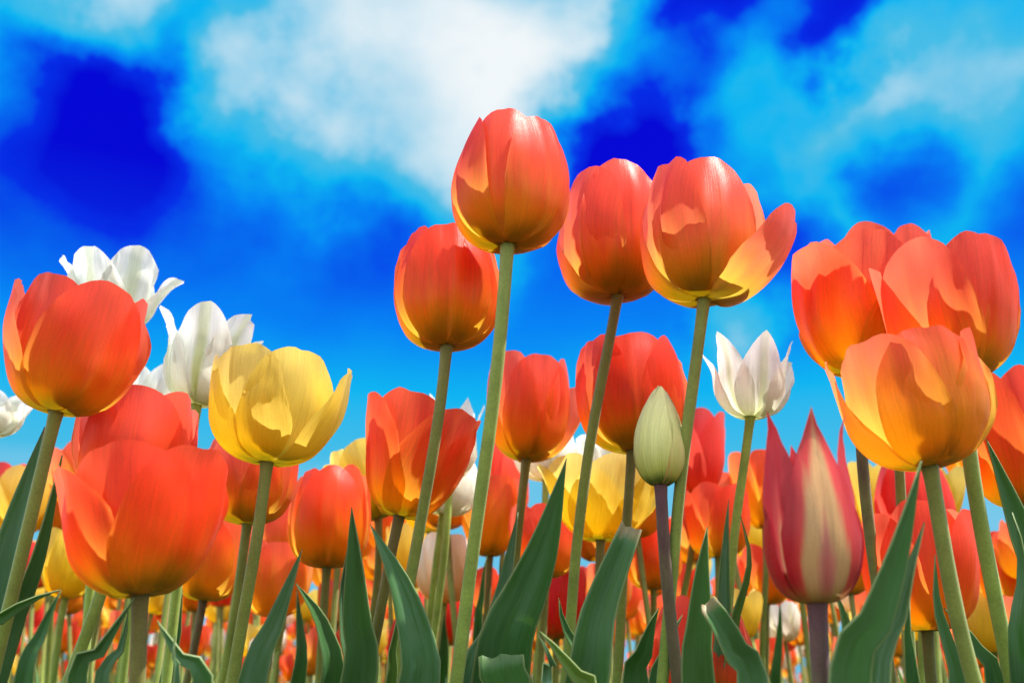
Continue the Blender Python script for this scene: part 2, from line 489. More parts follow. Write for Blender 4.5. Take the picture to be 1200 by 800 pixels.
def petal_mesh(kind, shape, Rm, H, seed, inner, flare, nu, nv, wscale=1.0, hscale=1.0):
    S = dict(SHAPES[shape])
    own = random.Random(seed // 31)                            # each flower opens a little differently
    if shape in ('egg', 'cup', 'open'):
        S['t'] += own.uniform(-.09, .09); S['b'] += own.uniform(-.10, .10); S['p'] += own.uniform(-.35, .3)
    rng = random.Random(seed)
    sv = Vector((rng.uniform(0, 90), rng.uniform(0, 90), rng.uniform(0, 90)))
    rmax = max(bez(.07, S['b'], S['m'], S['t'], k / 40) for k in range(41))
    sc = Rm / rmax * ((0.80 if shape == 'flame' else 0.93) if inner else 1.0)
    h = H * hscale * (rng.uniform(.965, 1.01) if inner else rng.uniform(.92, .99))
    fl = R(flare + rng.uniform(-2.0, 2.0))
    hwid = S['w'] * Rm * wscale * rng.uniform(.94, 1.05) * (0.96 if inner else 1.0)
    tm = S['tm'] + rng.uniform(-.04, .04)
    kflat = 1.08 if not inner else 1.0
    lop = rng.uniform(-.07, .07)
    skew = rng.uniform(-.05, .05)
    tw = rng.uniform(-.12, .12)
    notch = rng.uniform(-.02, .03) if shape in ('egg', 'cup', 'open') else 0
    wav = S['wav'] * rng.uniform(.7, 1.3)
    rows, uvs = [], []
    for j in range(nv + 1):
        tau = j / nv
        row, ur = [], []
        for i in range(nu + 1):
            si = i / nu * 2 - 1
            u = .45 * si + .55 * math.sin(math.pi / 2 * si)
            au = min(1.0, abs(u))
            top = tm + (1 - tm) * max(0.0, 1 - au ** S['p']) ** S['q']
            top += skew * u * (1 - au) + 0.018 * noise.noise(sv + Vector((u * 2.4, 8, 0))) + 0.003 * noise.noise(sv + Vector((u * 11.0, 3, 0)))
            top -= notch * math.exp(-(u / .16) ** 2)
            if shape == 'flame': top += .085 * math.exp(-(u / .09) ** 2)
            t = tau * top
            r = bez(.07, S['b'], S['m'], S['t'], min(t, 1)) * sc
            z = bez(0, -.05, .58, 1.0, min(t, 1)) * h + max(0, t - 1) * h
            if shape in ('lily', 'star'):
                k = max(0, t - .62) / .38
                r += Rm * .36 * k ** 1.6
                z -= h * .07 * k
            if shape == 'flame':
                r += Rm * .16 * max(0, t - .88) / .12
            a_fl = fl * min(1.0, .25 + 1.1 * t)
            r, z = r * math.cos(a_fl) + z * math.sin(a_fl), z * math.cos(a_fl) - r * math.sin(a_fl) * .6
            f = .12 + .88 * math.sin(math.pi / 2 * min(1, t / .58)) ** .85
            side = hwid * f * (1 + (lop if u > 0 else -lop) * au + .06 * noise.noise(sv + Vector((0, t * 3.2, 3 * (u > 0)))))
            s = u * side
            rho = kflat * max(abs(r), .42 * Rm)
            a = max(-1.5, min(1.5, s / rho)) + tw * (t - .3)
            x = r - rho * (1 - math.cos(a))
            y = rho * math.sin(a)
            grow = min(1, t * 1.6)
            x += S['curl'] * Rm * (au ** 3) * grow * 1.3
            x -= .042 * Rm * math.exp(-(u / .06) ** 2) * math.sin(math.pi * min(1, t * .95)) ** .7
            x += .018 * Rm * math.exp(-((au - .15) / .07) ** 2) * math.sin(math.pi * min(1, t * .95))
            q = Vector((u * 1.5, t * 2.4, 0)) + sv
            x += wav * Rm * 1.3 * noise.noise(q) * grow
            q2 = Vector((u * 4.0, t * 4.0, 7)) + sv
            x += wav * Rm * .60 * noise.noise(q2) * (.25 + au ** 1.5 + t ** 4) * grow
            q3 = Vector((u * 11.0, t * 2.0, 17)) + sv
            x += .020 * Rm * noise.noise(q3) * grow
            edge = max(au ** 6, tau ** 8)
            x += .035 * Rm * edge * noise.noise(sv + Vector((u * 5, t * 5, 30)))
            x += .030 * Rm * tau ** 10 * (1 if not inner else -.3)
            row.append(Vector((x, y, z)))
            ur.append((u * .5 + .5, t))
        rows.append(row); uvs.append(ur)
    return grid_mesh('petal', rows, uvs, MAT[kind])


def axis_quat(roll, tilt):
    """Flower axis: up, leaning roll degrees to the right and tilt degrees towards the camera."""
    ax = Vector((math.tan(R(roll)), -math.tan(R(tilt)), 1)).normalized()
    return Vector((0, 0, 1)).rotation_difference(ax), ax


VAR = {'orange': 'orange tulip', 'red': 'red tulip', 'yellow': 'yellow tulip', 'white': 'white tulip', 'flame': 'tulip', 'bud': 'tulip bud'}
GROUP = {'orange': 'orange tulips in the flower bed', 'red': 'red tulips in the flower bed', 'yellow': 'yellow tulips in the flower bed', 'white': 'white and cream tulips in the flower bed'}
TULIPS = {}


def make_tulip(root_loc, base, ax, q, kind, shape, Rm, H, spin, seed, label, path, stem_r, tint, stem_tint, flares, detail, petals=6, wscale=1.0, group=None, name='tulip', hps=None):
    th = thing(name, root_loc, label, 'tulip', group)
    st = link('stem', stem_mesh([p - root_loc for p in path], stem_r * 1.12, stem_r, MAT['stem'], 14 if detail > 1 else 8), th)
    st.color = stem_tint
    nu, nv = ((22, 30), (14, 18), (10, 12))[2 - detail]
    for k in range(petals):
        inner = k >= 3
        phi = -90 + spin + 120 * (k % 3) + (60 if inner else 0)
        me = petal_mesh(kind, shape, Rm, H, seed * 31 + k, inner, flares.get(k, flares.get('all', 0)), nu, nv, wscale, (hps or {}).get(k, 1.0))
        pt = link('petal', me, th, base - root_loc)
        pt.rotation_mode = 'QUATERNION'
        pt.rotation_quaternion = q @ Quaternion((0, 0, 1), R(phi))
        pt.color = tint
    return th


def tulip(key, kind, shape, bx, by, top, wpx, foot, label, W=None, d=None, roll=0, tilt=0, spin=0, yel=.3, pale=.2, blot=.8, brown=.6, purple=0, fl=None, seed=None, hs=1.0, sr=None, detail=2, ws=1.0, mids=(), hp=None):
    W = W or {'orange': .062, 'red': .060, 'yellow': .066, 'white': .054, 'flame': .036, 'bud': .026}[kind]
    d = d or FPX * W / wpx
    W = wpx * d / FPX
    base = P(bx, by, d)
    Q = P(foot[0], foot[1], d)
    Rm = W / 2 * .94
    H = (by - top) * d / FPX / 1.02 * hs
    q, ax = axis_quat(roll, tilt)
    k = base.z / max(base.z - Q.z, .02)
    root = base + (Q - base) * k
    root.z = 0
    root.x = Q.x + max(-.08, min(.08, root.x - Q.x))
    root.y = Q.y + max(-.06, min(.06, root.y - Q.y))
    L = (base - root).length
    pts = [root, root.lerp(Q, .6), Q] + [P(mx, my, d) for mx, my in sorted(mids, key=lambda a: -a[1])] + [base - ax * L * .06 + (Q - base) * .02, base + ax * .0025]
    path = smooth(resample(catmull(pts, 60), 40))
    wv = random.Random(len(TULIPS) * 3 + 1).uniform(0, 90)
    path = [p + Vector((noise.noise(Vector((p.z * 9, wv, 0))), noise.noise(Vector((p.z * 9, wv, 5))), 0)) * .0035 * math.sin(math.pi * i / 40) for i, p in enumerate(path)]
    th = make_tulip(root, base, ax, q, kind, shape, Rm, H, spin, seed if seed is not None else (sum(map(ord, key)) * 7 + len(TULIPS)), label, path,
                    sr or .0030, (yel, pale, blot, 1), (brown, purple, 0, 1), fl or {}, detail, 6, ws, GROUP.get(kind), 'tulip', hp)
    TULIPS[key] = (th, root, d)
    return th


# ------------------------------------------------------------------ ground
def ground():
    me = bpy.data.meshes.new('ground')
    s = 2500
    me.from_pydata([(-s, -s, 0), (s, -s, 0), (s, s, 0), (-s, s, 0)], [], [(0, 1, 2, 3)])
    me.materials.append(MAT['soil'])
    o = link('ground', me)
    o['kind'] = 'structure'
    o['label'] = 'bare brown soil of the flower bed under the tulips'
ground()

# ------------------------------------------------------------------ the tulips in front, one by one
tulip('centre', 'orange', 'egg', 595, 287, 124, 145, (535, 800), 'tallest orange tulip on the longest green stem, against the white cloud', spin=52, pale=.55, yel=.32, blot=.75, brown=.35, roll=1, fl={1: 1, 5: -2}, sr=.0032)
tulip('under', 'orange', 'egg', 524, 405, 257, 134, (463, 800), 'orange tulip half behind the tallest one, just lower on its left', spin=4, pale=.22, yel=.30, blot=.85, brown=.75, roll=-2, fl={0: 0, 3: 3, 5: 2}, mids=((486, 650),))
tulip('slim', 'orange', 'egg', 725, 346, 184, 132, (662, 795), 'rosy orange tulip touching its taller neighbour, small curled petal on its left', W=.066, spin=3, pale=.75, yel=.28, blot=.85, brown=.75, roll=0, fl={0: -1, 2: 12, 5: 6}, hp={2: .76}, ws=1.08, mids=((702, 430), (676, 640)))
tulip('flared', 'orange', 'egg', 826, 350, 174, 140, (777, 800), 'large rosy orange tulip with one petal flared out to the right', spin=2, pale=.8, yel=.42, blot=.9, brown=.55, roll=2, fl={0: -2, 1: 2, 2: 7, 3: 33, 5: 4}, hp={3: .78, 2: .86}, ws=1.04, mids=((806, 450), (787, 640)))
tulip('left', 'orange', 'cup', 66, 482, 323, 152, (-8, 800), 'leaning orange tulip high at the left edge, below a white ruffled tulip', spin=42, pale=.35, yel=.28, blot=.75, brown=.6, roll=6, fl={1: 6, 2: 3}, mids=((40, 590),))
tulip('salmon', 'orange', 'cup', 148, 592, 450, 142, (85, 790), 'salmon orange tulip squeezed between the leaning left tulip and the broad low one', spin=15, pale=.75, yel=.2, roll=1, brown=.2)
tulip('low', 'orange', 'open', 164, 697, 528, 190, (162, 800), 'broad open red orange tulip lowest at the left on a short brown stem', W=.066, spin=60, pale=.12, yel=.20, blot=.9, brown=.9, roll=-7, fl={'all': 2, 0: 5, 1: 5}, sr=.0032)
tulip('yellow_open', 'yellow', 'cup', 313, 541, 408, 152, (277, 800), 'pale yellow open tulip standing alone against blue sky at left', spin=-24, pale=.3, blot=.65, brown=.6, roll=2, fl={'all': 2, 1: 12, 3: 7, 5: 4})
tulip('back_yellow_open', 'orange', 'cup', 290, 613, 514, 112, (258, 800), 'orange pink tulip directly beneath the pale yellow open tulip', spin=0, pale=.6, yel=.45, brown=.6)
tulip('dull', 'orange', 'egg', 383, 664, 544, 100, (374, 800), 'rounded orange tulip behind the tallest upright green leaves, right of the pale yellow one', spin=8, pale=.15, yel=.42, blot=.8, brown=.8)
tulip('wide', 'orange', 'open', 468, 604, 463, 136, (428, 800), 'wide red orange tulip crossed by a green stem in the centre left', W=.068, spin=48, pale=.12, yel=.34, blot=.7, brown=.95, roll=12, fl={1: 5, 3: 2})
tulip('yellow_tucked', 'yellow', 'cup', 444, 606, 517, 92, (425, 800), 'bright yellow tulip tucked behind the left of the wide red orange one', W=.064, roll=-16, pale=.1, brown=.8, spin=10, fl={'all': 2})
tulip('middle', 'orange', 'cup', 617, 538, 411, 104, (590, 790), 'medium orange tulip with a drooping right petal, centred between two long stems', spin=18, pale=.5, yel=.38, blot=.75, brown=.8, roll=3, fl={4: 4, 1: 13}, mids=((605, 620),))
tulip('scarlet', 'orange', 'egg', 741, 527, 388, 132, (722, 800), 'big scarlet orange tulip right behind the pale green bud', W=.070, spin=6, pale=.25, yel=.12, blot=.9, brown=.85, roll=0, fl={1: 5, 5: 5, 3: 4}, mids=((735, 610),))
tulip('green_bud', 'bud', 'bud', 774, 568, 444, 66, (796, 800), 'closed pale green tulip bud on a purplish stem', spin=-42, W=.029, brown=1, purple=1, roll=2, sr=.0031, mids=((775, 650),))
tulip('coral_small', 'red', 'open', 818, 582, 478, 70, (788, 760), 'small red orange tulip between the green bud and the white tulip stem', W=.056, spin=62, pale=.25, blot=.55, brown=.8, roll=3, detail=1)
tulip('white_right', 'white', 'star', 880, 488, 388, 86, (850, 740), 'small white tulip with pointed flaring petals against blue sky at right', W=.046, spin=10, blot=.8, yel=0, brown=0, roll=4, fl={'all': 3, 1: 9, 2: 6}, hs=1.05, mids=((863, 580),), sr=.0028)
tulip('twin_left', 'orange', 'open', 1006, 438, 284, 168, (1044, 800), 'wide open orange tulip, left of the touching pair high at right', W=.078, spin=50, pale=.25, yel=.38, blot=.6, brown=1, purple=.6, roll=11, fl={'all': 4, 1: 9})
tulip('twin_right', 'orange', 'cup', 1127, 442, 278, 148, (1182, 790), 'tall orange pink tulip, right of the touching pair high at right', spin=10, pale=.4, yel=.25, brown=.35, roll=-1, fl={0: 2, 2: 5, 5: 7}, mids=((1133, 545), (1155, 660)), sr=.0036)
tulip('amber', 'orange', 'cup', 1090, 546, 390, 178, (1142, 800), 'broad golden orange tulip in front of the high pair at right', W=.066, spin=4, pale=.4, yel=.90, blot=.62, brown=.6, roll=-5, fl={0: -2, 2: 5, 3: 1, 5: 3}, mids=((1103, 640),), sr=.0033)
tulip('flame_bud', 'flame', 'flame', 958, 706, 488, 118, (961, 800), 'pointed red and cream striped tulip bud on a thick purple stem', spin=2, brown=1, purple=1, roll=0, fl={0: 3, 5: 5, 3: 6, 1: 1, 2: 1, 4: 0}, hp={0: 1.04, 1: .86, 2: .86, 3: .98, 5: .98, 4: .85}, sr=.0034)
for _i, _c in enumerate([c for c in TULIPS['flame_bud'][0].children if c.name.startswith('petal')]):
    _c.color = (0.0 if _i == 0 else .75, .2, .5, 1)
tulip('edge_right', 'orange', 'cup', 1205, 594, 430, 126, (1215, 800), 'red orange tulip cut by the right picture edge beside a bent leaf', W=.066, spin=55, pale=.1, yel=.2, brown=.5)
tulip('low_right', 'orange', 'cup', 1087, 738, 590, 140, (1091, 800), 'rounded red orange tulip low at right, crossed by slanting stems', W=.064, spin=52, pale=.25, yel=.25, blot=.6, brown=.9, roll=0, fl={1: 3})
tulip('behind_amber', 'red', 'egg', 1078, 640, 530, 92, (1080, 800), 'plain red tulip behind the stem of the broad golden orange one', W=.062, spin=0, detail=1, pale=.2, blot=.3)
tulip('white_ruffled', 'white', 'lily', 128, 385, 288, 92, (108, 700), 'ruffled white tulip peeping over the leaning orange tulip at left', W=.052, spin=-10, blot=.75, yel=0, brown=0, fl={'all': 6, 1: 13, 2: 12}, hs=1.0, roll=-3)
tulip('white_tall', 'white', 'lily', 230, 474, 361, 88, (205, 720), 'white tulip with a green centre stripe beside the pale yellow tulip', W=.046, spin=8, blot=1.0, yel=0, brown=0, roll=4, fl={'all': 1, 1: 5}, hs=1.05)
tulip('white_low', 'white', 'lily', 174, 492, 420, 60, (150, 760), 'small white tulip half hidden above the salmon orange tulip', W=.042, spin=40, blot=.2, yel=0, brown=0)
tulip('white_edge', 'white', 'lily', -14, 510, 456, 70, (-30, 760), 'white tulip cut off by the left picture edge', W=.044, spin=20, blot=.5, yel=0.1, brown=0)

# ------------------------------------------------------------------ the second ranks, still one by one
D1 = dict(detail=1)
tulip('s0', 'orange', 'cup', 1046, 440, 254, 132, (1066, 800), 'orange tulip wedged behind the high pair at right, mostly hidden by them', W=.072, spin=25, yel=.5, pale=.4, blot=.4, brown=.7)
tulip('s1', 'white', 'star', 527, 560, 458, 66, (505, 780), 'white tulip showing its tips above the wide red orange tulip', W=.046, spin=30, blot=.1, brown=0, **D1)
tulip('s2', 'white', 'egg', 519, 602, 530, 80, (498, 760), 'cream tulip under the right side of the wide red orange tulip', W=.058, spin=0, blot=.4, yel=.15, brown=0, roll=8, **D1)
tulip('s3', 'white', 'cup', 640, 562, 508, 76, (634, 700), 'pale cream tulip directly below the medium orange tulip', W=.058, spin=10, blot=.6, yel=.35, brown=.1, **D1)
tulip('s4', 'white', 'lily', 712, 560, 506, 64, (706, 720), 'white tulip behind the stem left of the scarlet tulip', W=.05, spin=0, blot=.5, yel=.1, brown=0, **D1)
tulip('s5', 'yellow', 'open', 704, 632, 530, 128, (692, 800), 'wide open golden yellow tulip in the centre under the scarlet one', W=.078, spin=20, pale=.1, blot=.55, brown=.8, fl={'all': 9, 1: 14}, roll=2)
tulip('s6', 'orange', 'cup', 574, 651, 556, 74, (566, 780), 'yellow orange tulip just right of the longest green stem', W=.058, yel=.8, pale=.2, blot=.75, spin=15, brown=.9, **D1)
tulip('s7', 'orange', 'egg', 590, 610, 514, 62, (584, 760), 'rosy tulip with rounded top between the longest stem and the medium orange one', W=.058, yel=.05, pale=.5, spin=40, **D1)
tulip('s8', 'orange', 'cup', 640, 676, 586, 88, (632, 800), 'peach orange tulip behind the long upright leaf in the centre', W=.062, yel=.35, pale=.5, blot=.7, spin=0, brown=.8, **D1)
tulip('s9', 'orange', 'cup', 238, 703, 600, 98, (220, 800), 'yellow based orange tulip on a dark stem right of the broad low one', W=.062, yel=.70, pale=.45, blot=.75, spin=0, brown=1, purple=.4, roll=4, **D1)
tulip('s10', 'yellow', 'cup', 76, 700, 620, 68, (62, 800), 'lemon yellow tulip beneath the leaning left tulip', W=.054, pale=.05, blot=.35, spin=20, roll=4, brown=.2, fl={'all': 3}, **D1)
tulip('s11', 'orange', 'cup', 66, 628, 528, 66, (58, 790), 'peach tulip with pale edges behind the stem of the leaning left tulip', W=.058, yel=.75, pale=1.0, blot=.4, spin=10, **D1)
tulip('s12', 'red', 'cup', 0, 620, 541, 62, (-8, 790), 'red tulip low at the left picture edge', W=.056, pale=.2, spin=0, **D1)
tulip('s13', 'orange', 'cup', 320, 722, 632, 84, (314, 800), 'golden tulip with pale orange rims, left of the tallest upright leaves', W=.060, yel=.95, pale=.6, blot=.4, spin=20, **D1)
tulip('s14', 'orange', 'cup', 330, 670, 585, 72, (322, 790), 'soft orange tulip peeping between the yellow stem and the rounded orange tulip', W=.058, yel=.5, pale=.5, spin=0, **D1)
tulip('s15', 'white', 'cup', 520, 706, 626, 72, (512, 800), 'cream and apricot tulip behind two thin green stems in the centre', W=.058, yel=.95, blot=.2, spin=40, brown=.2, **D1)
tulip('s16', 'yellow', 'cup', 480, 688, 610, 64, (474, 800), 'yellow tulip behind the stems under the wide red orange tulip', W=.060, pale=.2, blot=.5, spin=10, **D1)
tulip('s17', 'red', 'cup', 522, 756, 686, 66, (516, 800), 'red tulip low behind the thin stems at centre left', W=.058, pale=.15, spin=0, **D1)
tulip('s18', 'red', 'cup', 652, 748, 662, 76, (650, 800), 'red tulip low behind the long stems in the centre', W=.060, pale=.1, spin=50, **D1)
tulip('s19', 'orange', 'egg', 824, 832, 702, 128, (823, 850), 'coral orange tulip lowest in front, half hidden by a broad leaf', W=.062, d=.62, yel=.05, pale=.45, spin=10, brown=.6)
tulip('s20', 'orange', 'cup', 842, 652, 566, 80, (836, 790), 'orange tulip behind the stem of the small white tulip at right', W=.062, yel=.25, pale=.15, spin=30, **D1)
tulip('s21', 'orange', 'cup', 897, 618, 526, 64, (893, 780), 'orange and yellow streaked tulip left of the pointed striped bud', W=.056, yel=.65, pale=.1, blot=.5, spin=50, fl={'all': 2}, **D1)
tulip('s22', 'yellow', 'cup', 884, 662, 606, 56, (880, 790), 'yellow tulip below the orange and yellow streaked one', W=.060, pale=.0, blot=.6, spin=0, **D1)
tulip('s23', 'orange', 'cup', 899, 708, 640, 66, (896, 800), 'orange tulip with golden base left under the pointed striped bud', W=.062, yel=.55, pale=.2, spin=20, **D1)
tulip('s24', 'yellow', 'cup', 1024, 628, 540, 66, (1028, 790), 'yellow tulip half hidden between the striped bud and the golden orange tulip', W=.058, pale=.15, blot=.3, spin=20, **D1)
tulip('s25', 'orange', 'cup', 1145, 566, 504, 70, (1160, 760), 'small orange tulip behind the right shoulder of the golden orange one', W=.060, yel=.6, pale=.1, spin=0, brown=.7, **D1)
tulip('s26', 'orange', 'cup', 1184, 716, 622, 70, (1184, 800), 'small orange tulip low at the right edge behind a bent leaf', W=.058, yel=.45, pale=.1, spin=20, **D1)
tulip('s27', 'yellow', 'cup', 1166, 764, 690, 74, (1168, 810), 'yellow tulip lowest at the right edge between stems', W=.062, pale=.25, blot=.4, spin=0, **D1)
tulip('s28', 'white', 'cup', 1001, 716, 664, 58, (1001, 800), 'cream tulip low beside the thick purple stem', W=.058, yel=.6, blot=.2, spin=0, **D1)
tulip('s29', 'orange', 'egg', 766, 690, 605, 72, (762, 800), 'orange tulip low behind the purplish stem of the green bud', W=.060, yel=.3, pale=.1, spin=10, **D1)


# ------------------------------------------------------------------ leaves
def leaf_mesh(ctr, hw, facing, twist0, twist1, fold, cut, seed, base_w=.55, peak=.55, n=36, nu=10, tipp=1.0):
    """ctr: centre line from base to tip; hw: half width; facing: the way its face looks; twist in degrees along the blade."""
    pts = resample(ctr, n)
    rng = random.Random(seed)
    sv = Vector((rng.uniform(0, 99), rng.uniform(0, 99), rng.uniform(0, 99)))
    rows, uvs = [], []
    for j, p in enumerate(pts):
        t = j / n
        T = (pts[min(j + 1, n)] - pts[max(j - 1, 0)]).normalized()
        N = (facing - T * facing.dot(T)).normalized()
        N = Quaternion(T, R(twist0 + (twist1 - twist0) * t)) @ N
        S = T.cross(N)
        if t < peak:
            f = base_w + (1 - base_w) * math.sin(math.pi / 2 * t / peak)
        else:
            f = max(0.0, 1 - ((t - peak) / (1 - peak)) ** 1.75) ** tipp
        if cut and t > peak:
            f = 1 - (1 - cut) * ((t - peak) / (1 - peak)) ** 1.3
        row, ur = [], []
        for i in range(nu + 1):
            u = i / nu * 2 - 1
            au = abs(u)
            q = p + S * (u * hw * f * (1 - .12 * fold))
            q = q + N * (hw * fold * f * (au ** 1.5) * 1.0)
            q = q - N * (hw * .05 * math.exp(-(u / .12) ** 2) * f)
            wv = noise.noise(sv + Vector((0, t * 5, 2 * (u > 0)))) * au ** 2 * .22 + noise.noise(sv + Vector((u * 2, t * 9, 5))) * .05
            q = q + N * (hw * f * wv)
            if cut and j == n:
                q = q + T * (hw * .16 * noise.noise(sv + Vector((u * 2.1, 0, 0))) + hw * .05 * noise.noise(sv + Vector((u * 9, 0, 0))))
            row.append(q); ur.append((u * .5 + .5, t))
        rows.append(row); uvs.append(ur)
    return grid_mesh('leaf', rows, uvs, MAT['leaf'])


LEAFN = [0]


def leaf(owner, pix, wpx, dd=0.0, d=None, face=0, tw=0, fold=.35, cut=0, yel=0.0, wax=.5, dry=0.0, name='leaf', label=None, plant_label=None, bw=.55, peak=.72, tipp=1.0):
    """pix: pixels from the lowest visible point to the tip, each (x, y) or (x, y, extra depth). owner: the tulip it grows from, else a leafy plant of its own."""
    LEAFN[0] += 1
    if owner:
        th, root, dt = TULIPS[owner]
        d = d or dt + dd
    first = pix[0]
    Q = P(first[0], first[1], d)
    if not owner:
        root = Vector((Q.x, Q.y, 0))
        th = thing('tulip_plant', root, plant_label, 'tulip leaves', 'tulip plants showing leaves only')
        TULIPS[plant_label] = (th, root, d)
    pts = [root + Vector((0, 0, .004)), root.lerp(Vector((Q.x, Q.y, Q.z)), .55) + Vector((0, 0, .0))]
    pts += [P(p[0], p[1], d + (p[2] if len(p) > 2 else 0)) for p in pix]
    ctr = catmull(pts, 80)
    hw = .90 * wpx / 2 * d / FPX / max(.45, math.cos(R(face)))
    mid = pts[len(pts) // 2]
    facing = (CAM - mid).normalized()
    me = leaf_mesh([p - root for p in ctr], hw, facing, face - tw / 2, face + tw / 2, fold, cut, 100 + LEAFN[0] * 13, bw, peak, tipp=tipp)
    o = link(name, me, th)
    o.color = (yel, wax, dry, 1)
    if label: o['label'] = label
    so = o.modifiers.new('thickness', 'SOLIDIFY')
    so.thickness, so.offset = .0007, 0
    return th


leaf('wide', [(424, 800), (420, 720), (416, 650), (412, 594)], 52, dd=-.05, face=-18, fold=.55, wax=.25, yel=.05)
leaf('wide', [(404, 800), (402, 740), (401, 690), (408, 640)], 26, dd=-.045, face=45, fold=.5, wax=.8)
leaf('under', [(488, 810), (484, 740), (466, 680), (434, 614)], 62, dd=-.06, face=10, tw=25, fold=.25, wax=.55)
leaf('under', [(456, 810), (458, 770), (464, 740), (470, 700)], 22, dd=-.05, face=20, wax=.1, yel=.7)
leaf('yellow_open', [(296, 800), (318, 740), (336, 692), (354, 643)], 44, dd=-.05, face=-8, fold=.2, wax=.75)
leaf('dull', [(388, 800), (384, 755), (372, 720), (346, 682)], 38, dd=-.08, face=15, fold=.35, wax=.25)
leaf('middle', [(588, 770), (608, 710), (636, 640), (664, 537)], 80, dd=-.16, face=12, tw=20, fold=.25, wax=.35, dry=.3, tipp=1.1)
leaf('middle', [(560, 800), (578, 750), (592, 700), (607, 600)], 34, dd=-.10, face=-45, fold=.3, wax=.85)
leaf('slim', [(690, 800), (700, 730), (718, 675), (741, 617)], 84, dd=-.12, face=-14, tw=10, fold=.5, cut=.34, wax=.35, dry=.9, label='broad dark leaf with a torn pale tip', peak=.6)
leaf('green_bud', [(816, 800), (818, 730), (822, 670), (829, 617)], 50, dd=-.03, face=14, fold=.45, wax=.15, yel=.12)
leaf('green_bud', [(744, 810), (752, 770), (762, 735), (772, 712)], 52, dd=.02, face=25, fold=.3, wax=.1)
leaf('white_right', [(846, 745), (848, 690), (850, 640), (854, 585)], 22, dd=-.02, face=10, fold=.3, wax=.95)
leaf('white_right', [(858, 745), (872, 690), (878, 650), (868, 604)], 14, dd=-.02, face=40, fold=.2, wax=.1, yel=.35)
leaf(None, [(880, 810), (862, 770), (846, 735), (826, 706)], 54, d=.43, face=20, fold=.5, cut=.5, wax=.25, dry=.9, plant_label='dark broken leaf with a withered brown tip left of the thick purple stem')
leaf('flame_bud', [(992, 805), (1022, 730), (1050, 650), (1080, 540)], 60, dd=-.015, face=25, tw=15, fold=.3, wax=.25, tipp=1.1)
leaf('flame_bud', [(1030, 805), (1052, 730), (1066, 670), (1083, 612)], 36, dd=.01, face=-30, fold=.2, wax=.85)
leaf('flame_bud', [(985, 800), (994, 760), (990, 725), (978, 690)], 36, dd=.10, face=20, wax=.1, yel=.2)
leaf('edge_right', [(1216, 700), (1200, 640), (1180, 580), (1156, 514)], 56, dd=-.12, face=22, fold=.45, wax=.3)
leaf('edge_right', [(1196, 760), (1200, 700), (1196, 640), (1186, 600)], 36, dd=-.14, face=-20, fold=.3, wax=.8)
leaf('left', [(-14, 760), (4, 690), (22, 610), (52, 500)], 52, dd=.03, face=-20, fold=.3, wax=.9)
leaf('left', [(10, 740), (30, 690), (50, 630), (73, 533)], 26, dd=.02, face=38, fold=.3, wax=.3)
leaf('left', [(-30, 740), (0, 725), (30, 705), (70, 691)], 34, dd=-.03, face=30, fold=.3, wax=.2)
leaf('low', [(88, 805), (112, 770), (134, 735), (158, 700)], 36, dd=-.01, face=20, fold=.45, wax=.2)
leaf('low', [(120, 805), (136, 775), (146, 745), (150, 715)], 30, dd=.0, face=-25, fold=.3, wax=.6)
leaf('low', [(238, 810), (218, 780), (202, 755), (184, 727)], 44, dd=-.02, face=-20, fold=.45, wax=.3)
leaf('low', [(206, 810), (204, 785), (203, 765), (205, 745)], 20, dd=-.03, face=10, fold=.4, wax=.6)
leaf('centre', [(590, 830), (589, 800), (588, 780), (587, 766)], 84, dd=-.045, face=0, fold=.15, cut=.72, wax=.0, dry=.12, label='broad leaf cut straight across', bw=.8, peak=.4)
leaf(None, [(690, 820), (672, 790), (656, 765), (632, 739)], 42, d=.40, face=0, fold=.5, wax=.05, yel=.75, plant_label='bright yellow green young leaf with a reddish rim at the bottom centre')
leaf(None, [(640, 800), (648, 780), (640, 760), (630, 742)], 26, d=.44, face=20, fold=.3, wax=.9, plant_label='thin waxy leaf curled against the long central leaf at the bottom')
leaf('scarlet', [(700, 800), (676, 760), (660, 730), (655, 700)], 30, dd=-.06, face=20, fold=.3, wax=.2)
leaf('low_right', [(1120, 800), (1112, 760), (1098, 710), (1096, 650)], 24, dd=-.05, face=30, fold=.3, wax=.4)
leaf('low_right', [(1165, 810), (1150, 770), (1128, 735), (1106, 712)], 34, dd=-.04, face=20, fold=.35, wax=.5)
leaf('low_right', [(1072, 805), (1068, 770), (1064, 740), (1066, 700)], 26, dd=-.03, face=-20, fold=.35, wax=.3)
leaf('s26', [(1176, 800), (1177, 770), (1177, 745), (1176, 715)], 14, dd=-.1, face=10, wax=.2)
leaf('s6', [(560, 730), (564, 700), (567, 670), (571, 650)], 16, dd=-.12, face=10, wax=.3)
leaf('s6', [(590, 730), (588, 700), (586, 670), (587, 646)], 12, dd=-.10, face=10, wax=.7)
leaf('s17', [(516, 790), (520, 760), (520, 740), (521, 716)], 26, dd=-.1, face=10, wax=.15)
leaf('s10', [(30, 790), (46, 750), (58, 720), (72, 690)], 26, dd=-.1, face=-20, wax=.7)
leaf('s9', [(196, 790), (206, 750), (210, 720), (214, 690)], 22, dd=-.06, face=10, wax=.3)
leaf('s13', [(350, 790), (352, 750), (350, 720), (348, 690)], 24, dd=-.1, face=15, wax=.4)
leaf('s23', [(908, 800), (912, 760), (914, 730), (914, 702)], 16, dd=-.1, face=10, wax=.2)
leaf('s8', [(610, 800), (612, 760), (608, 730), (612, 700)], 26, dd=-.1, face=15, wax=.2)
leaf('s19', [(768, 815), (774, 780), (784, 750), (800, 720)], 30, dd=-.05, face=20, wax=.4)

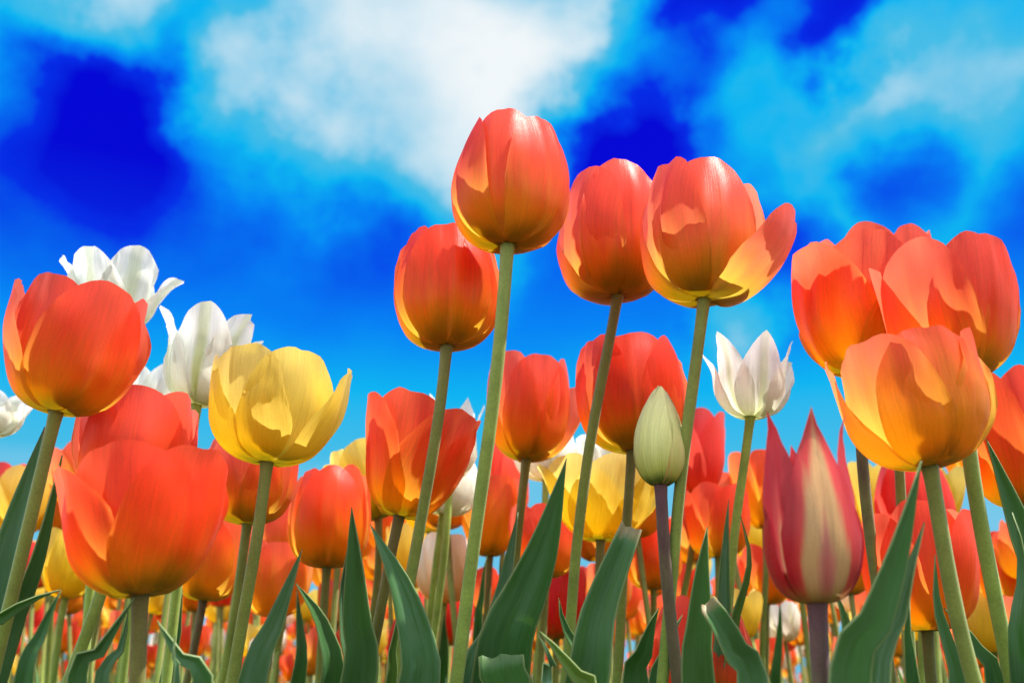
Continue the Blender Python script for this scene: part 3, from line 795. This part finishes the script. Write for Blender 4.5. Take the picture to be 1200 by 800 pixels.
# ------------------------------------------------------------------ the far rows: copies of a few kinds
rnd = random.Random(11)
KINDS = [
    ('orange', 'cup', dict(yel=.42, pale=.2), 'small orange tulip among the crowded far rows of the bed'),
    ('orange', 'cup', dict(yel=.80, pale=.5), 'small golden orange tulip among the crowded far rows of the bed'),
    ('red', 'egg', dict(yel=.0, pale=.2), 'small red tulip among the crowded far rows of the bed'),
    ('yellow', 'open', dict(yel=.0, pale=.2), 'small yellow tulip among the crowded far rows of the bed'),
    ('white', 'cup', dict(yel=.35, pale=.2), 'small cream tulip among the crowded far rows of the bed'),
]
WEIGHT = [36, 26, 11, 20, 7]
FARG = ['far orange tulips', 'far golden orange tulips', 'far red tulips', 'far yellow tulips', 'far cream tulips']
protos = {}


def far_proto(ki, loc):
    kind, shape, tint, label = KINDS[ki]
    hgt = .42
    root = Vector(loc)
    base = root + Vector((.012, 0, hgt))
    path = resample(catmull([root, root + Vector((-.004, 0, hgt * .5)), base], 20), 10)
    q, ax = axis_quat(3, 0)
    th = make_tulip(root, base, ax, q, kind, shape, .029, .066, 20, 900 + ki, label, path, .0030,
                    (tint['yel'], tint['pale'], .6, 1), (.6, 0, 0, 1), {'all': 7 if shape == 'open' else 1, 1: 6}, 0, 6, 1.0, FARG[ki])
    for k in range(2):
        rn = random.Random(40 + ki * 3 + k)
        a = rn.uniform(0, 6.28)
        o = Vector((math.cos(a), math.sin(a), 0))
        L = rn.uniform(.22, .31)
        ctr = [Vector((0, 0, .01)), o * .02 + Vector((0, 0, L * .5)), o * .05 + Vector((0, 0, L))]
        me = leaf_mesh(catmull(ctr, 20), .015, o, 0, rn.uniform(-40, 40), .35, 0, 70 + ki * 3 + k, n=12, nu=4)
        lf = link('leaf', me, th)
        lf.color = (.1, rn.uniform(.1, .8), 0, 1)
    return th


def copy_thing(src):
    c = src.copy(); COL.objects.link(c)
    for ch in src.children:
        k = ch.copy(); COL.objects.link(k); k.parent = c
    return c


placed = []
tries = 0
while len(placed) < 242 and tries < 9000:
    tries += 1
    y = .92 + 1.55 * rnd.random() ** 1.35
    x = rnd.uniform(-.60, .60) * y
    if any((x - a) ** 2 + (y - b) ** 2 < .055 ** 2 for a, b in placed): continue
    placed.append((x, y))
    ki = rnd.choices(range(5), WEIGHT)[0]
    if ki not in protos:
        o = protos[ki] = far_proto(ki, (0, 0, 0))
    else:
        o = copy_thing(protos[ki])
    o.location = (x, y, 0)
    s = rnd.uniform(.64, 1.0)
    o.scale = (s, s, s)
    o.rotation_euler = (R(rnd.uniform(-5, 5)), R(rnd.uniform(-5, 5)), rnd.uniform(0, 6.28))
    for ch in o.children:
        if ch.name.startswith('petal'):
            c = ch.color
            ch.color = (max(0, c[0] + rnd.uniform(-.05, .05)), c[1], c[2], 1)


# ------------------------------------------------------------------ low mass of leaves
def low_foliage():
    rg = random.Random(5)
    V, F, U = [], [], []
    for k in range(4800):
        y = .50 + 6.5 * rg.random() ** 1.7
        x = rg.uniform(-.85, .85) * (y + .25)
        L = rg.uniform(.18, .28) if y < .62 else rg.uniform(.20, .31)
        a = rg.uniform(0, 6.28)
        o = Vector((math.cos(a), math.sin(a), 0))
        sd_ = Vector((-o.y, o.x, 0))
        hw = rg.uniform(.010, .019)
        lean = rg.uniform(.02, .11)
        n0 = len(V)
        for j in range(7):
            t = j / 6
            c = Vector((x, y, 0)) + o * lean * t * t + Vector((0, 0, L * (t - .12 * t * t)))
            f = (.55 + .45 * math.sin(math.pi / 2 * t / .55)) if t < .55 else max(0, 1 - ((t - .55) / .45) ** 1.6)
            for u in (-1, 0, 1):
                V.append(c + sd_ * hw * f * u + o * (-.3 * hw * f * abs(u)))
                U.append((u * .5 + .5, t * .9 + rg.random() * .001))
        for j in range(6):
            for i in range(2):
                b = n0 + j * 3 + i
                F.append((b, b + 1, b + 4, b + 3))
    me = bpy.data.meshes.new('foliage')
    me.from_pydata(V, [], F)
    uvl = me.uv_layers.new(name='UVMap')
    for lp in me.loops: uvl.data[lp.index].uv = U[lp.vertex_index]
    me.polygons.foreach_set('use_smooth', [True] * len(me.polygons))
    me.materials.append(MAT['leaf'])
    o = link('foliage', me)
    o.color = (.16, .45, 0, 1)
    o['kind'] = 'stuff'
    o['label'] = 'dense mass of low green tulip leaves covering the bed'
    o['category'] = 'foliage'
low_foliage()


# ------------------------------------------------------------------ the rows beyond: too many to count, one mass
def far_mass():
    rg = random.Random(8)
    kinds = ['orange', 'red', 'yellow', 'white', 'stem']
    V, F, U, MI = [], [], [], []
    for k in range(1800):
        y = 2.4 + 10 * rg.random() ** 1.6
        x = rg.uniform(-.85, .85) * y
        hgt = rg.uniform(.30, .44)
        mi = rg.choices(range(4), [55, 20, 17, 8])[0]
        rad, hh = rg.uniform(.022, .031), rg.uniform(.05, .066)
        ln = Vector((rg.uniform(-.03, .03), rg.uniform(-.03, .03), hgt))
        root = Vector((x, y, 0))
        n0 = len(V)
        for f in (0, 1):
            for i in range(4):
                a = i * math.pi / 2
                V.append(root + ln * f + Vector((math.cos(a), math.sin(a), 0)) * .003)
                U.append((i / 4, f))
        for i in range(4):
            F.append((n0 + i, n0 + (i + 1) % 4, n0 + 4 + (i + 1) % 4, n0 + 4 + i)); MI.append(4)
        sp = rg.uniform(0, 6.28)
        top = rg.uniform(.62, 1.0)
        for p in range(6):
            a0 = sp + p * math.pi / 3
            n0 = len(V)
            for j in range(5):
                t = j / 4
                r = bez(.07, 1.2, 1.15, top, t) * rad * (1.06 if p % 2 else 1)
                z = bez(0, -.05, .6, 1, t) * hh * (1 if p % 2 else .96)
                w = (.25, .95, 1.0, .85, .30)[j] * .62
                for i in range(5):
                    u = i / 2 - 1
                    a = a0 + u * w
                    V.append(root + ln + Vector((math.cos(a) * r, math.sin(a) * r, z - .10 * hh * u * u * t)))
                    U.append((u * .5 + .5, t))
            for j in range(4):
                for i in range(4):
                    b = n0 + j * 5 + i
                    F.append((b, b + 1, b + 6, b + 5)); MI.append(mi)
    me = bpy.data.meshes.new('far_tulips')
    me.from_pydata(V, [], F)
    uvl = me.uv_layers.new(name='UVMap')
    for lp in me.loops: uvl.data[lp.index].uv = U[lp.vertex_index]
    me.polygons.foreach_set('use_smooth', [True] * len(me.polygons))
    for k in kinds: me.materials.append(MAT[k])
    me.polygons.foreach_set('material_index', MI)
    o = link('far_tulips', me)
    o.color = (.4, .2, .5, 1)
    o['kind'] = 'stuff'
    o['label'] = 'distant mass of tiny orange, red and yellow tulips seen between the stems'
    o['category'] = 'tulips'
far_mass()
